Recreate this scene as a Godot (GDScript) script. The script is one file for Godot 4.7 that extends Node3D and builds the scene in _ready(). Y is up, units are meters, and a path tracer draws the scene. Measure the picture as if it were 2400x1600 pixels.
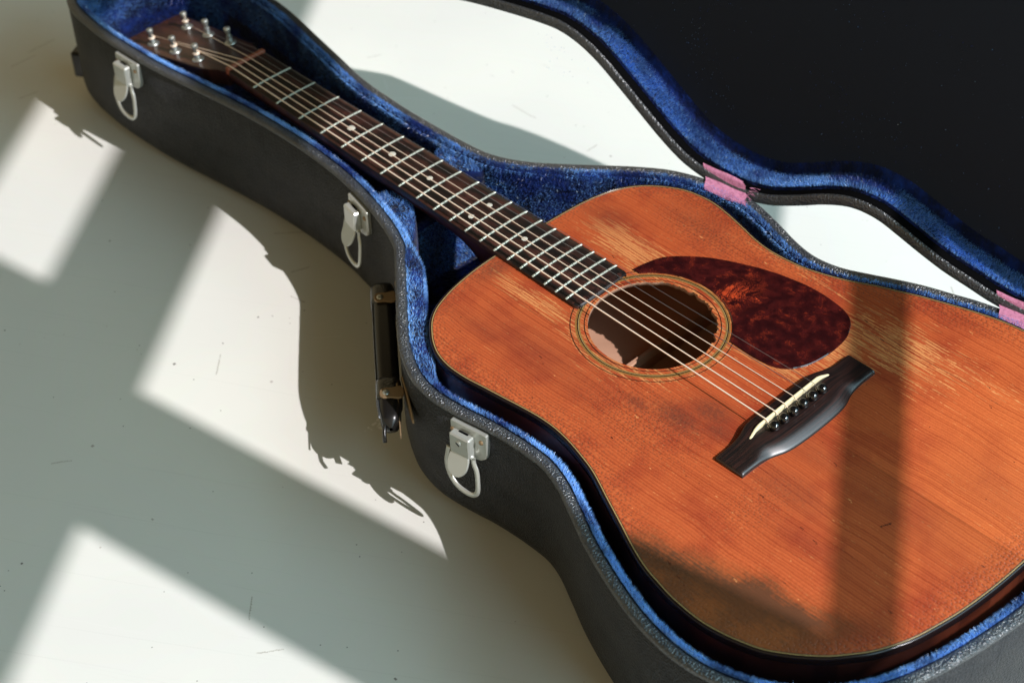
extends Node3D
# A worn steel-string guitar in its open, blue-lined case on a pale floor, lit by low sun through a barred window.
# All lengths below are in millimetres: x runs along the neck from the nut to the tail, y up (the floor is FY), z towards the bass side.

const FY := -125.0
const TOPY := -4.2
const RIM := -6.6
var M := {}
var org := Vector3.ZERO
var rng := RandomNumberGenerator.new()


func V(x: float, y: float, z: float) -> Vector3:
	return Vector3(x * 0.001, (y - FY) * 0.001, z * 0.001)


# ------------------------------------------------------------------ node helpers
func base(called: String, at: Vector3, label: String, category: String) -> Node3D:
	var o := Node3D.new()
	o.name = called
	add_child(o, true)
	o.position = at
	o.set_meta("label", label)
	if category != "":
		o.set_meta("category", category)
	org = at
	return o


func group(called: String, parent: Node3D) -> Node3D:
	var o := Node3D.new()
	o.name = called
	parent.add_child(o, true)
	return o


func begin(flat := false) -> SurfaceTool:
	var st := SurfaceTool.new()
	st.begin(Mesh.PRIMITIVE_TRIANGLES)
	st.set_smooth_group(-1 if flat else 0)
	return st


func put(called: String, st: SurfaceTool, mat: Material, parent: Node3D) -> MeshInstance3D:
	st.generate_normals()
	var o := MeshInstance3D.new()
	o.name = called
	o.mesh = st.commit()
	o.material_override = mat
	o.cast_shadow = GeometryInstance3D.SHADOW_CASTING_SETTING_ON
	parent.add_child(o, true)
	return o


# ------------------------------------------------------------------ mesh helpers (p = world metres)
func vx(st: SurfaceTool, p: Vector3, uv := Vector2.ZERO) -> void:
	st.set_uv(uv)
	st.add_vertex(p - org)


func quad(st: SurfaceTool, a: Vector3, b: Vector3, c: Vector3, d: Vector3, ua := Vector2.ZERO, ub := Vector2.ZERO, uc := Vector2.ZERO, ud := Vector2.ZERO) -> void:
	vx(st, a, ua); vx(st, b, ub); vx(st, c, uc)
	vx(st, a, ua); vx(st, c, uc); vx(st, d, ud)


# a strip of rows: rows[i][j] are points; closed joins the last row to the first
func grid(st: SurfaceTool, rows: Array, closed := false, us := 1.0, vs := 1.0) -> void:
	var n := rows.size()
	for i in (n if closed else n - 1):
		var a: PackedVector3Array = rows[i]
		var b: PackedVector3Array = rows[(i + 1) % n]
		for j in a.size() - 1:
			quad(st, a[j], a[j + 1], b[j + 1], b[j], Vector2(i * us, j * vs), Vector2(i * us, (j + 1) * vs), Vector2((i + 1) * us, (j + 1) * vs), Vector2((i + 1) * us, j * vs))


func tube(st: SurfaceTool, pts: Array, r: float, sides := 8, closed := false, flat_y := 1.0, ref := Vector3.UP) -> void:
	var n := pts.size()
	var rows := []
	for i in n:
		var p: Vector3 = pts[i]
		var q: Vector3 = pts[(i + 1) % n] if (closed or i < n - 1) else pts[i]
		var o: Vector3 = pts[(i - 1 + n) % n] if (closed or i > 0) else pts[i]
		var t := (q - o).normalized()
		var s := t.cross(ref)
		if s.length() < 0.05:
			s = t.cross(Vector3.RIGHT)
		s = s.normalized()
		var w := s.cross(t).normalized()
		var ring := PackedVector3Array()
		for k in sides + 1:
			var a := TAU * k / sides
			ring.append(p + (s * cos(a) + w * sin(a) * flat_y) * r * 0.001)
		rows.append(ring)
	grid(st, rows, closed)
	if not closed:
		for e in [0, n - 1]:
			var ring: PackedVector3Array = rows[e]
			for k in sides:
				vx(st, pts[e]); vx(st, ring[k]); vx(st, ring[k + 1])


# profile of (radius, height) in mm turned about an axis
func lathe(st: SurfaceTool, at: Vector3, axis: Vector3, prof: Array, sides := 16) -> void:
	var s := axis.cross(Vector3.RIGHT if absf(axis.x) < 0.9 else Vector3.UP).normalized()
	var w := axis.cross(s).normalized()
	var rows := []
	for k in sides:
		var a := TAU * k / sides
		var row := PackedVector3Array()
		for q in prof:
			row.append(at + ((s * cos(a) + w * sin(a)) * q.x + axis * q.y) * 0.001)
		rows.append(row)
	grid(st, rows, true)


# smooth curve through points, resampled every step mm
func smooth(pts: Array, closed: bool, step := 4.0) -> PackedVector2Array:
	var c := Curve2D.new()
	c.bake_interval = 1.0
	var n := pts.size()
	for i in n + (1 if closed else 0):
		var p: Vector2 = pts[i % n]
		var q: Vector2 = pts[(i + 1) % n] if (closed or i < n - 1) else p
		var o: Vector2 = pts[(i - 1 + n) % n] if (closed or i > 0) else p
		var t := (q - o).normalized()
		c.add_point(p, -t * p.distance_to(o) * 0.33, t * p.distance_to(q) * 0.33)
	var total := c.get_baked_length()
	var m := int(total / step)
	var out := PackedVector2Array()
	for i in (m if closed else m + 1):
		out.append(c.sample_baked(total * i / m, true))
	return out


# unit normals that point to the inside of a closed outline
func inward(o: PackedVector2Array) -> PackedVector2Array:
	var n := o.size()
	var area := 0.0
	for i in n:
		area += o[i].cross(o[(i + 1) % n])
	var out := PackedVector2Array()
	for i in n:
		var t := (o[(i + 1) % n] - o[(i - 1 + n) % n]).normalized()
		out.append(Vector2(-t.y, t.x) * signf(area))
	return out


func inset(o: PackedVector2Array, d: float) -> PackedVector2Array:
	var nn := inward(o)
	var out := PackedVector2Array()
	for i in o.size():
		out.append(o[i] + nn[i] * d)
	return out


# an outline swept through a profile of (inset, height); place maps (x, height, z) to the world
func sweep(st: SurfaceTool, o: PackedVector2Array, prof: Array, place: Callable) -> void:
	var nn := inward(o)
	var rows := []
	for i in o.size():
		var row := PackedVector3Array()
		for q in prof:
			var p: Vector2 = o[i] + nn[i] * q.x
			row.append(place.call(p.x, q.y, p.y))
		rows.append(row)
	grid(st, rows, true, 0.004, 0.004)


func fill(st: SurfaceTool, o: PackedVector2Array, y: float, place: Callable, uvrect := Rect2(0, 0, 1, 1)) -> void:
	var tri := Geometry2D.triangulate_polygon(o)
	if tri.is_empty():
		push_warning("could not triangulate")
	for k in tri:
		vx(st, place.call(o[k].x, y, o[k].y), (o[k] - uvrect.position) / uvrect.size)


# a flat plate of outline o between two heights with chamfered upper edge
func plate(st: SurfaceTool, o: PackedVector2Array, y0: float, y1: float, bev: float, place: Callable, uvrect := Rect2(0, 0, 1, 1)) -> void:
	var nn := inward(o)
	var n := o.size()
	var r0 := PackedVector2Array()
	for i in n:
		r0.append(o[i] + nn[i] * bev)
	for i in n:
		var j := (i + 1) % n
		var u := func(p: Vector2) -> Vector2: return (p - uvrect.position) / uvrect.size
		quad(st, place.call(o[i].x, y0, o[i].y), place.call(o[i].x, y1 - bev, o[i].y), place.call(o[j].x, y1 - bev, o[j].y), place.call(o[j].x, y0, o[j].y), u.call(o[i]), u.call(o[i]), u.call(o[j]), u.call(o[j]))
		quad(st, place.call(o[i].x, y1 - bev, o[i].y), place.call(r0[i].x, y1, r0[i].y), place.call(r0[j].x, y1, r0[j].y), place.call(o[j].x, y1 - bev, o[j].y), u.call(o[i]), u.call(r0[i]), u.call(r0[j]), u.call(o[j]))
	fill(st, r0, y1, place, uvrect)
	fill(st, o, y0, place, uvrect)


# a chamfered box in a frame: c centre (world), axes unit vectors, size in mm
func block(st: SurfaceTool, c: Vector3, ax: Vector3, ay: Vector3, az: Vector3, size: Vector3, bev := 0.5) -> void:
	var o := PackedVector2Array()
	var hx := size.x / 2
	var hz := size.z / 2
	for q in [Vector2(-hx, -hz), Vector2(hx, -hz), Vector2(hx, hz), Vector2(-hx, hz)]:
		o.append(q)
	var cut := PackedVector2Array()
	for i in 4:
		var a := o[i]
		cut.append(a.move_toward(o[(i + 3) % 4], bev))
		cut.append(a.move_toward(o[(i + 1) % 4], bev))
	plate(st, cut, -size.y / 2, size.y / 2, bev, func(x, y, z): return c + (ax * x + ay * y + az * z) * 0.001)


func world_place(x: float, y: float, z: float) -> Vector3:
	return V(x, y, z)


# ------------------------------------------------------------------ textures
func noise_bytes(w: int, h: int, freq: float, sd: int, kind := FastNoiseLite.TYPE_SIMPLEX_SMOOTH, oct := 4) -> PackedByteArray:
	var f := FastNoiseLite.new()
	f.seed = sd
	f.noise_type = kind
	f.frequency = freq
	f.fractal_octaves = oct
	if oct == 1:
		f.fractal_type = FastNoiseLite.FRACTAL_NONE
	if kind == FastNoiseLite.TYPE_CELLULAR:
		f.cellular_return_type = FastNoiseLite.RETURN_DISTANCE
		f.cellular_jitter = 1.0
	var im := f.get_image(w, h)
	im.convert(Image.FORMAT_L8)
	return im.get_data()


func noise_tex(freq: float, sd: int, kind := FastNoiseLite.TYPE_SIMPLEX_SMOOTH, oct := 4, size := 512, ramp: Gradient = null) -> NoiseTexture2D:
	var f := FastNoiseLite.new()
	f.seed = sd
	f.noise_type = kind
	f.frequency = freq
	f.fractal_octaves = oct
	if kind == FastNoiseLite.TYPE_CELLULAR:
		f.cellular_return_type = FastNoiseLite.RETURN_DISTANCE2_SUB if oct == 1 else FastNoiseLite.RETURN_DISTANCE
	var t := NoiseTexture2D.new()
	t.width = size
	t.height = size
	t.seamless = true
	t.noise = f
	if ramp:
		t.color_ramp = ramp
	return t


func ramp(stops: Array) -> Gradient:
	var g := Gradient.new()
	g.offsets = PackedFloat32Array(stops.map(func(s): return s[0]))
	g.colors = PackedColorArray(stops.map(func(s): return s[1]))
	return g


func mat(c: Color, rough := 0.6, metal := 0.0) -> StandardMaterial3D:
	var m := StandardMaterial3D.new()
	m.albedo_color = c
	m.roughness = rough
	m.metallic = metal
	return m


func rgb8(r: int, g: int, b: int) -> Color:
	return Color8(r, g, b)


func half_width(pts: Array, x: float) -> float:
	for i in pts.size() - 1:
		if x <= pts[i + 1].x and x >= pts[i].x and pts[i + 1].x > pts[i].x:
			return lerpf(absf(pts[i].y), absf(pts[i + 1].y), (x - pts[i].x) / (pts[i + 1].x - pts[i].x))
	return absf(pts[0].y) if x < pts[0].x else 0.0


const TX := 355.0
const TZ := -204.0
const TW := 508.0
const TH := 408.0

func soundboard_textures(bass: Array, treb: Array) -> Array:
	var w := 1400
	var h := 1124
	var pn := noise_bytes(w, h, 0.006, 3, FastNoiseLite.TYPE_SIMPLEX_SMOOTH, 4)
	var fn := noise_bytes(w, h, 0.09, 4, FastNoiseLite.TYPE_SIMPLEX_SMOOTH, 3)
	var ws := w / 16 + 2
	var sn := noise_bytes(ws, h, 0.16, 5, FastNoiseLite.TYPE_SIMPLEX_SMOOTH, 3)
	var sn2 := noise_bytes(w / 40 + 2, h, 0.35, 15, FastNoiseLite.TYPE_SIMPLEX_SMOOTH, 2)
	var cn := noise_bytes(w, h, 0.13, 6, FastNoiseLite.TYPE_CELLULAR, 1)
	var wn := noise_bytes(w / 8 + 2, h / 8 + 2, 0.03, 7, FastNoiseLite.TYPE_SIMPLEX_SMOOTH, 2)
	# growth rings: one dark line about every two millimetres, closer towards the seam
	var g1 := PackedFloat32Array()
	g1.resize(h + 80)
	var pos := 0.0
	var r := RandomNumberGenerator.new()
	r.seed = 11
	var lines := []
	while pos < h + 80:
		lines.append([pos, r.randf_range(0.45, 1.0), r.randf_range(1.2, 2.2)])
		var off := absf(pos - 40 - h * 0.5) / (h * 0.5)
		pos += r.randf_range(4.8, 7.6) + off * r.randf_range(0.0, 2.5)
	for l in lines:
		for k in range(int(l[0]) - 6, int(l[0]) + 3):
			if k >= 0 and k < g1.size():
				var d: float = k - l[0]
				var v: float = l[1] * (exp(-d * d / (l[2] * l[2])) if d > 0 else exp(d / 3.2))
				g1[k] = maxf(g1[k], v)
	# patches: x, z, rx, rz, strength: + bare and pale, - dark
	var bare := [[432, -56, 52, 20, 1.15], [400, -70, 30, 10, 0.4], [425, 44, 62, 11, 1.0], [462, 52, 34, 9, 0.8], [600, -33, 40, 11, 1.3], [634, -84, 20, 42, 1.05], [664, -112, 58, 34, 1.0], [612, -40, 30, 14, 1.1], [720, -128, 60, 24, 0.6], [560, -131, 80, 8, 0.7], [700, -140, 40, 16, 0.5], [540, 58, 46, 5, 0.5], [664, 60, 30, 6, 0.35], [780, -60, 60, 50, 0.18]]
	var dark := [[592, 62, 22, 11, 0.9], [606, 40, 18, 12, 0.95], [622, 52, 14, 9, 0.7], [560, 72, 12, 7, 0.6], [470, 84, 60, 22, 0.35], [450, -118, 40, 16, 0.4], [760, 20, 70, 26, 0.3], [800, -40, 40, 30, 0.25], [392, -72, 26, 16, 0.55], [700, 60, 40, 16, 0.45], [690, 20, 40, 14, 0.35], [420, 96, 40, 12, 0.3], [372, 38, 10, 20, 0.7], [742, 90, 40, 10, 0.25]]
	var smudge := smooth([Vector2(640, 171), Vector2(676, 166), Vector2(712, 152), Vector2(742, 143), Vector2(775, 138), Vector2(805, 128), Vector2(832, 96), Vector2(846, 60)], false, 6.0)
	var hwb := PackedFloat32Array()
	var hwt := PackedFloat32Array()
	for i in w:
		var x := TX + TW * i / w
		hwb.append(half_width(bass, x))
		hwt.append(half_width(treb, x))
	var sm := PackedFloat32Array()   # z of the smudge line for each column
	for i in w:
		var x := TX + TW * i / w
		var z := 999.0
		for k in smudge.size() - 1:
			if x >= smudge[k].x and x <= smudge[k + 1].x:
				z = lerpf(smudge[k].y, smudge[k + 1].y, (x - smudge[k].x) / maxf(smudge[k + 1].x - smudge[k].x, 0.01))
		sm.append(z)
	var col := PackedByteArray()
	col.resize(w * h * 3)
	var hgt := PackedByteArray()
	hgt.resize(w * h)
	var ww := w / 8 + 2
	var w40 := w / 40 + 2
	var c_base := Vector3(0.53, 0.112, 0.034)
	var c_red := Vector3(0.36, 0.056, 0.022)
	var c_bare := Vector3(0.80, 0.345, 0.120)
	var c_dark := Vector3(0.10, 0.040, 0.020)
	for j in h:
		var z := TZ + TH * j / h
		for i in w:
			var x := TX + TW * i / w
			var k := j * w + i
			var a := pn[k] / 255.0
			var f := fn[k] / 255.0
			var wq := wn[(j >> 3) * ww + (i >> 3)] / 255.0
			var si := i >> 4
			var sf := (i & 15) / 16.0
			var s := lerpf(sn[j * ws + si], sn[j * ws + si + 1], sf) / 255.0
			var s2 := lerpf(sn2[j * w40 + i / 40], sn2[j * w40 + i / 40 + 1], (i % 40) / 40.0) / 255.0
			var g := g1[clampi(j + 40 + int((wq - 0.5) * 14.0), 0, g1.size() - 1)]
			var edge := minf((hwb[i] - z) if z > 0 else (hwt[i] + z), 857.0 - x)
			if x < 420.0:
				edge = minf(edge, (x - 358.0) * 1.5)
			var c := c_base.lerp(c_red, clampf((a - 0.42) * 2.2, 0, 1) * 0.8 + s * 0.15)
			c = c.lerp(Vector3(0.66, 0.178, 0.043), smoothstep(660.0, 800.0, x) * smoothstep(90.0, -20.0, z) * 0.42)
			c *= 0.86 + 0.26 * s2 + 0.10 * f
			var m := 0.0
			for b in bare:
				var dx: float = (x - b[0]) / b[2]
				var dz: float = (z - b[1]) / b[3]
				var q := dx * dx + dz * dz
				if q < 4.0:
					m = maxf(m, b[4] * exp(-q * 0.7))
			var rr := sqrt((x - 509.0) * (x - 509.0) + z * z)
			if rr < 66.0:
				m = maxf(m, 0.75)
			elif rr < 76.0:
				m = maxf(m, 0.45)
			var bw := smoothstep(0.50, 0.62, m * 0.70 + (s - 0.5) * 0.95 + (f - 0.5) * 0.22 + (s2 - 0.5) * 0.3)
			# stray scratches along the grain
			if s > 0.78 and f > 0.56:
				bw = maxf(bw, 0.5)
			c = c.lerp(c_bare * (0.86 + 0.28 * s2), bw * 0.85)
			c *= Vector3.ONE - Vector3(0.75, 1.0, 1.0) * (g * (0.56 + 0.34 * bw) * (0.55 + 0.9 * s2))
			var dk := 0.0
			var rd := 0.0
			for b in dark:
				var dx: float = (x - b[0]) / b[2]
				var dz: float = (z - b[1]) / b[3]
				var q := dx * dx + dz * dz
				if q < 5.0:
					rd = maxf(rd, b[4] * exp(-q) * (0.45 + f * 0.9))
			c = c.lerp(Vector3(0.17, 0.040, 0.021), clampf(rd, 0, 0.85))
			# crazed finish along the edges and below the soundhole
			var cz := clampf(1.0 - edge / (26.0 + 26.0 * a), 0, 1) * clampf(edge * 0.25, 0, 1)
			var bz := ((x - 575.0) / 62.0) ** 2 + ((z - 84.0) / 44.0) ** 2
			if bz < 2.0:
				cz = maxf(cz, 0.75 * exp(-bz))
			bz = ((x - 690.0) / 26.0) ** 2 + ((z - 92.0) / 46.0) ** 2
			if bz < 2.0:
				cz = maxf(cz, 0.55 * exp(-bz))
			bz = ((x - 470.0) / 60.0) ** 2 + ((z + 112.0) / 26.0) ** 2
			if bz < 2.5:
				cz = maxf(cz, 0.8 * exp(-bz))
			var cell := cn[k] / 255.0
			var pit := smoothstep(0.30, 0.05, cell) * clampf(cz * 1.6 - 0.25 + (f - 0.5), 0, 1)
			c = c.lerp(c_dark * 1.6, pit * 0.8)
			if cz > 0.3:
				c = c.lerp(c_bare, clampf((cell - 0.55) * 2.5, 0, 1) * (cz - 0.3) * 0.5)
			# hand-worn dark band on the lower bout
			var dz2: float = z - sm[i]
			if sm[i] < 900.0:
				var fade := smoothstep(838.0, 770.0, x) * smoothstep(634.0, 664.0, x)
				var ragged := (f - 0.5) * 5.0 + (a - 0.5) * 12.0 + (cn[k] / 255.0 - 0.5) * 5.0 + (s - 0.5) * 12.0
				var t := smoothstep(-22.0, 16.0, dz2 + ragged) * fade
				var core := exp(-pow((dz2 - 7.0 + ragged * 0.8) / 10.0, 2)) * fade
				var blot := smoothstep(0.44, 0.62, a + (s - 0.5) * 0.5)
				dk = maxf(dk, t * (0.24 + 0.80 * core + 0.40 * blot) * (0.75 + 0.4 * f))
				cz = maxf(cz, 0.95 * exp(-pow((dz2 + 10.0 + ragged * 0.4) / 13.0, 2)) * smoothstep(850.0, 790.0, x))
				if t > 0.05:
					c = c.lerp(Vector3(0.235, 0.078, 0.022) * (0.8 + 0.5 * s), t * 0.75)
			c = c.lerp(c_dark, clampf(dk, 0, 0.92))
			if edge < 5.0:
				c = c.lerp(c_dark, (1.0 - edge / 5.0) * 0.35)
			# the glued centre seam
			if x > 672.0:
				var zs := absf(z - 0.6 + (x - 690.0) * 0.008)
				if zs < 1.0:
					c *= 1.0 - 0.32 * (1.0 - zs)
				elif z < 0.0:
					c *= 1.0 + 0.14 * clampf((x - 672.0) / 60.0, 0, 1)
			var o := k * 3
			var e := Color(clampf(c.x, 0, 1), clampf(c.y, 0, 1), clampf(c.z, 0, 1)).linear_to_srgb()
			col[o] = e.r8
			col[o + 1] = e.g8
			col[o + 2] = e.b8
			hgt[k] = clampi(int(150 - g * (16 + 40 * bw) - pit * 34 + cz * (cell - 0.4) * 46 + (f - 0.5) * 16 + (a - 0.5) * 60 - bw * 14), 0, 255)
	var im := Image.create_from_data(w, h, false, Image.FORMAT_RGB8, col)
	# dents and dings
	for k in 120:
		var p := Vector2i(r.randi_range(20, w - 24), r.randi_range(20, h - 24))
		var dark_ding := r.randf() < 0.6
		var cc := Color8(70, 30, 20) if dark_ding else Color8(224, 150, 92)
		var len := r.randi_range(1, 3) if r.randf() < 0.6 else r.randi_range(4, 12)
		for q in len:
			im.fill_rect(Rect2i(p + Vector2i(q, int(q * r.randf_range(-0.1, 0.5))), Vector2i(r.randi_range(1, 3), r.randi_range(1, 2))), im.get_pixelv(p).lerp(cc, 0.7))
	for q in 26:
		if (q * 5) % 7 < 4:
			im.fill_rect(Rect2i(int((766 - TX) / TW * w) + int(q * 0.35), int((43 - TZ) / TH * h) - int(q * 0.9) + (q * 7) % 3, 2 + q % 3, 2), Color8(70, 34, 24))
	return [ImageTexture.create_from_image(im), ImageTexture.create_from_image(Image.create_from_data(w, h, false, Image.FORMAT_L8, hgt))]


func floor_texture() -> ImageTexture:
	var w := 2048
	var big := noise_bytes(256, 256, 0.012, 21, FastNoiseLite.TYPE_SIMPLEX_SMOOTH, 4)
	var im := Image.create_empty(256, 256, false, Image.FORMAT_RGB8)
	for j in 256:
		for i in 256:
			var n := big[j * 256 + i] / 255.0 - 0.5
			var v := 0.862 + n * 0.06
			im.set_pixel(i, j, Color(v, v * 1.002, v * (0.972 - n * 0.02)))
	im.resize(w, w, Image.INTERPOLATE_CUBIC)
	var r := RandomNumberGenerator.new()
	r.seed = 77
	# faint brushed streaks of the paint
	for k in 900:
		var y := r.randi_range(0, w - 1)
		var x := r.randi_range(0, w - 1)
		var L := r.randi_range(60, 320)
		var d := r.randf_range(-0.022, 0.012)
		var slope := 0.62 + r.randf_range(-0.06, 0.06)
		for q in L:
			var px := (x + q) % w
			var py := (y - int(q * slope) + w * 4) % w
			var c := im.get_pixel(px, py)
			var f := d * sin(PI * q / L)
			im.set_pixel(px, py, Color(c.r + f, c.g + f, c.b + f))
	# grit, chips and scuffs
	for k in 900:
		var s := 1 if r.randf() < 0.8 else r.randi_range(1, 3)
		var v := r.randf_range(0.25, 0.75)
		im.fill_rect(Rect2i(r.randi_range(2, w - 6), r.randi_range(2, w - 6), s, maxi(1, s - r.randi_range(0, 1))), Color(v, v * 0.97, v * 0.93))
	for k in 110:
		var p := Vector2(r.randi_range(60, w - 60), r.randi_range(60, w - 60))
		var a := r.randf_range(0, TAU)
		var L := r.randi_range(6, 46)
		var pale := r.randf() < 0.3
		for q in L:
			a += r.randf_range(-0.05, 0.05)
			p += Vector2(cos(a), sin(a))
			var c := im.get_pixelv(Vector2i(p).clamp(Vector2i.ZERO, Vector2i(w - 1, w - 1)))
			im.set_pixelv(Vector2i(p).clamp(Vector2i.ZERO, Vector2i(w - 1, w - 1)), c.lerp(Color(0.97, 0.97, 0.97) if pale else Color(0.42, 0.38, 0.33), r.randf_range(0.2, 0.6)))
	for k in 26:  # pale flecks painting sunlight thrown onto the floor by the handle metal
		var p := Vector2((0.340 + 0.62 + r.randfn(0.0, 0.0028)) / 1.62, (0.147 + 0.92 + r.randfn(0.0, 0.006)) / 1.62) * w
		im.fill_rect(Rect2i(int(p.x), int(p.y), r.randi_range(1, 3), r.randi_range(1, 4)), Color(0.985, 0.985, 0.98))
	return ImageTexture.create_from_image(im)


# streaked wood: dark and light linear colours, streaks along u
func wood_texture(w: int, h: int, dark: Vector3, light: Vector3, sd: int, stretch: int, pores := 0.0) -> ImageTexture:
	var ws := w / stretch + 2
	var a := noise_bytes(ws, h, 0.09, sd, FastNoiseLite.TYPE_SIMPLEX_SMOOTH, 4)
	var b := noise_bytes(w / 8 + 2, h, 0.4, sd + 1, FastNoiseLite.TYPE_SIMPLEX_SMOOTH, 2)
	var c := noise_bytes(w, h, 0.02, sd + 2)
	var wb := w / 8 + 2
	var d := PackedByteArray()
	d.resize(w * h * 3)
	for j in h:
		for i in w:
			var s := lerpf(a[j * ws + i / stretch], a[j * ws + i / stretch + 1], (i % stretch) / float(stretch)) / 255.0
			var p := b[j * wb + i / 8] / 255.0
			var t := clampf((s - 0.32) * 2.0 + (c[j * w + i] / 255.0 - 0.5) * 0.9, 0, 1)
			var v := dark.lerp(light, t)
			if p > 0.66:
				v *= 1.0 - pores
			elif p < 0.3:
				v *= 1.0 + pores * 0.6
			var e := Color(clampf(v.x, 0, 1), clampf(v.y, 0, 1), clampf(v.z, 0, 1)).linear_to_srgb()
			var o := (j * w + i) * 3
			d[o] = e.r8
			d[o + 1] = e.g8
			d[o + 2] = e.b8
	return ImageTexture.create_from_image(Image.create_from_data(w, h, false, Image.FORMAT_RGB8, d))


func tortoise_texture() -> ImageTexture:
	var w := 640
	var h := 384
	var f := FastNoiseLite.new()
	f.seed = 31
	f.frequency = 0.0055
	f.fractal_octaves = 4
	f.domain_warp_enabled = true
	f.domain_warp_amplitude = 170.0
	f.domain_warp_frequency = 0.0065
	f.domain_warp_fractal_octaves = 3
	var g := noise_bytes(w, h, 0.02, 33)
	var s := noise_bytes(w, h, 0.012, 34)
	var d := PackedByteArray()
	d.resize(w * h * 3)
	for j in h:
		for i in w:
			var n := f.get_noise_2d(i, j)
			var k := j * w + i
			var a := g[k] / 255.0
			var v := Vector3(0.026, 0.0040, 0.0045).lerp(Vector3(0.052, 0.0062, 0.0058), clampf(a * 1.6 - 0.4, 0, 1))
			# thin glowing veins where the swirl folds
			var vein := maxf(exp(-pow((n - 0.10) / 0.030, 2)), 0.7 * exp(-pow((n + 0.12) / 0.022, 2))) * clampf((a - 0.46) * 6.0, 0, 1)
			var dx := (i - 300.0) / 90.0
			var dy := (j - 200.0) / 70.0
			vein *= 0.22 + 2.2 * exp(-(dx * dx + dy * dy) * 1.5) + 0.3 * clampf((s[k] / 255.0 - 0.5) * 4.0, 0, 1)
			var fx := (i - 292.0) / 34.0
			var fy := (j - 205.0) / 74.0
			vein += 1.6 * exp(-(fx * fx + fy * fy)) * clampf(sin(n * 34.0 + i * 0.05) * 2.2 - 0.8, 0, 1)
			v = v.lerp(Vector3(0.66, 0.080, 0.022), clampf(vein * 0.6, 0, 0.95))
			v = v.lerp(Vector3(0.10, 0.012, 0.010), clampf((n - 0.2) * 1.2, 0, 0.35))
			v *= 0.8 + 0.4 * a
			var e := Color(v.x, v.y, v.z).linear_to_srgb()
			d[k * 3] = e.r8
			d[k * 3 + 1] = e.g8
			d[k * 3 + 2] = e.b8
	return ImageTexture.create_from_image(Image.create_from_data(w, h, false, Image.FORMAT_RGB8, d))


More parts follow.
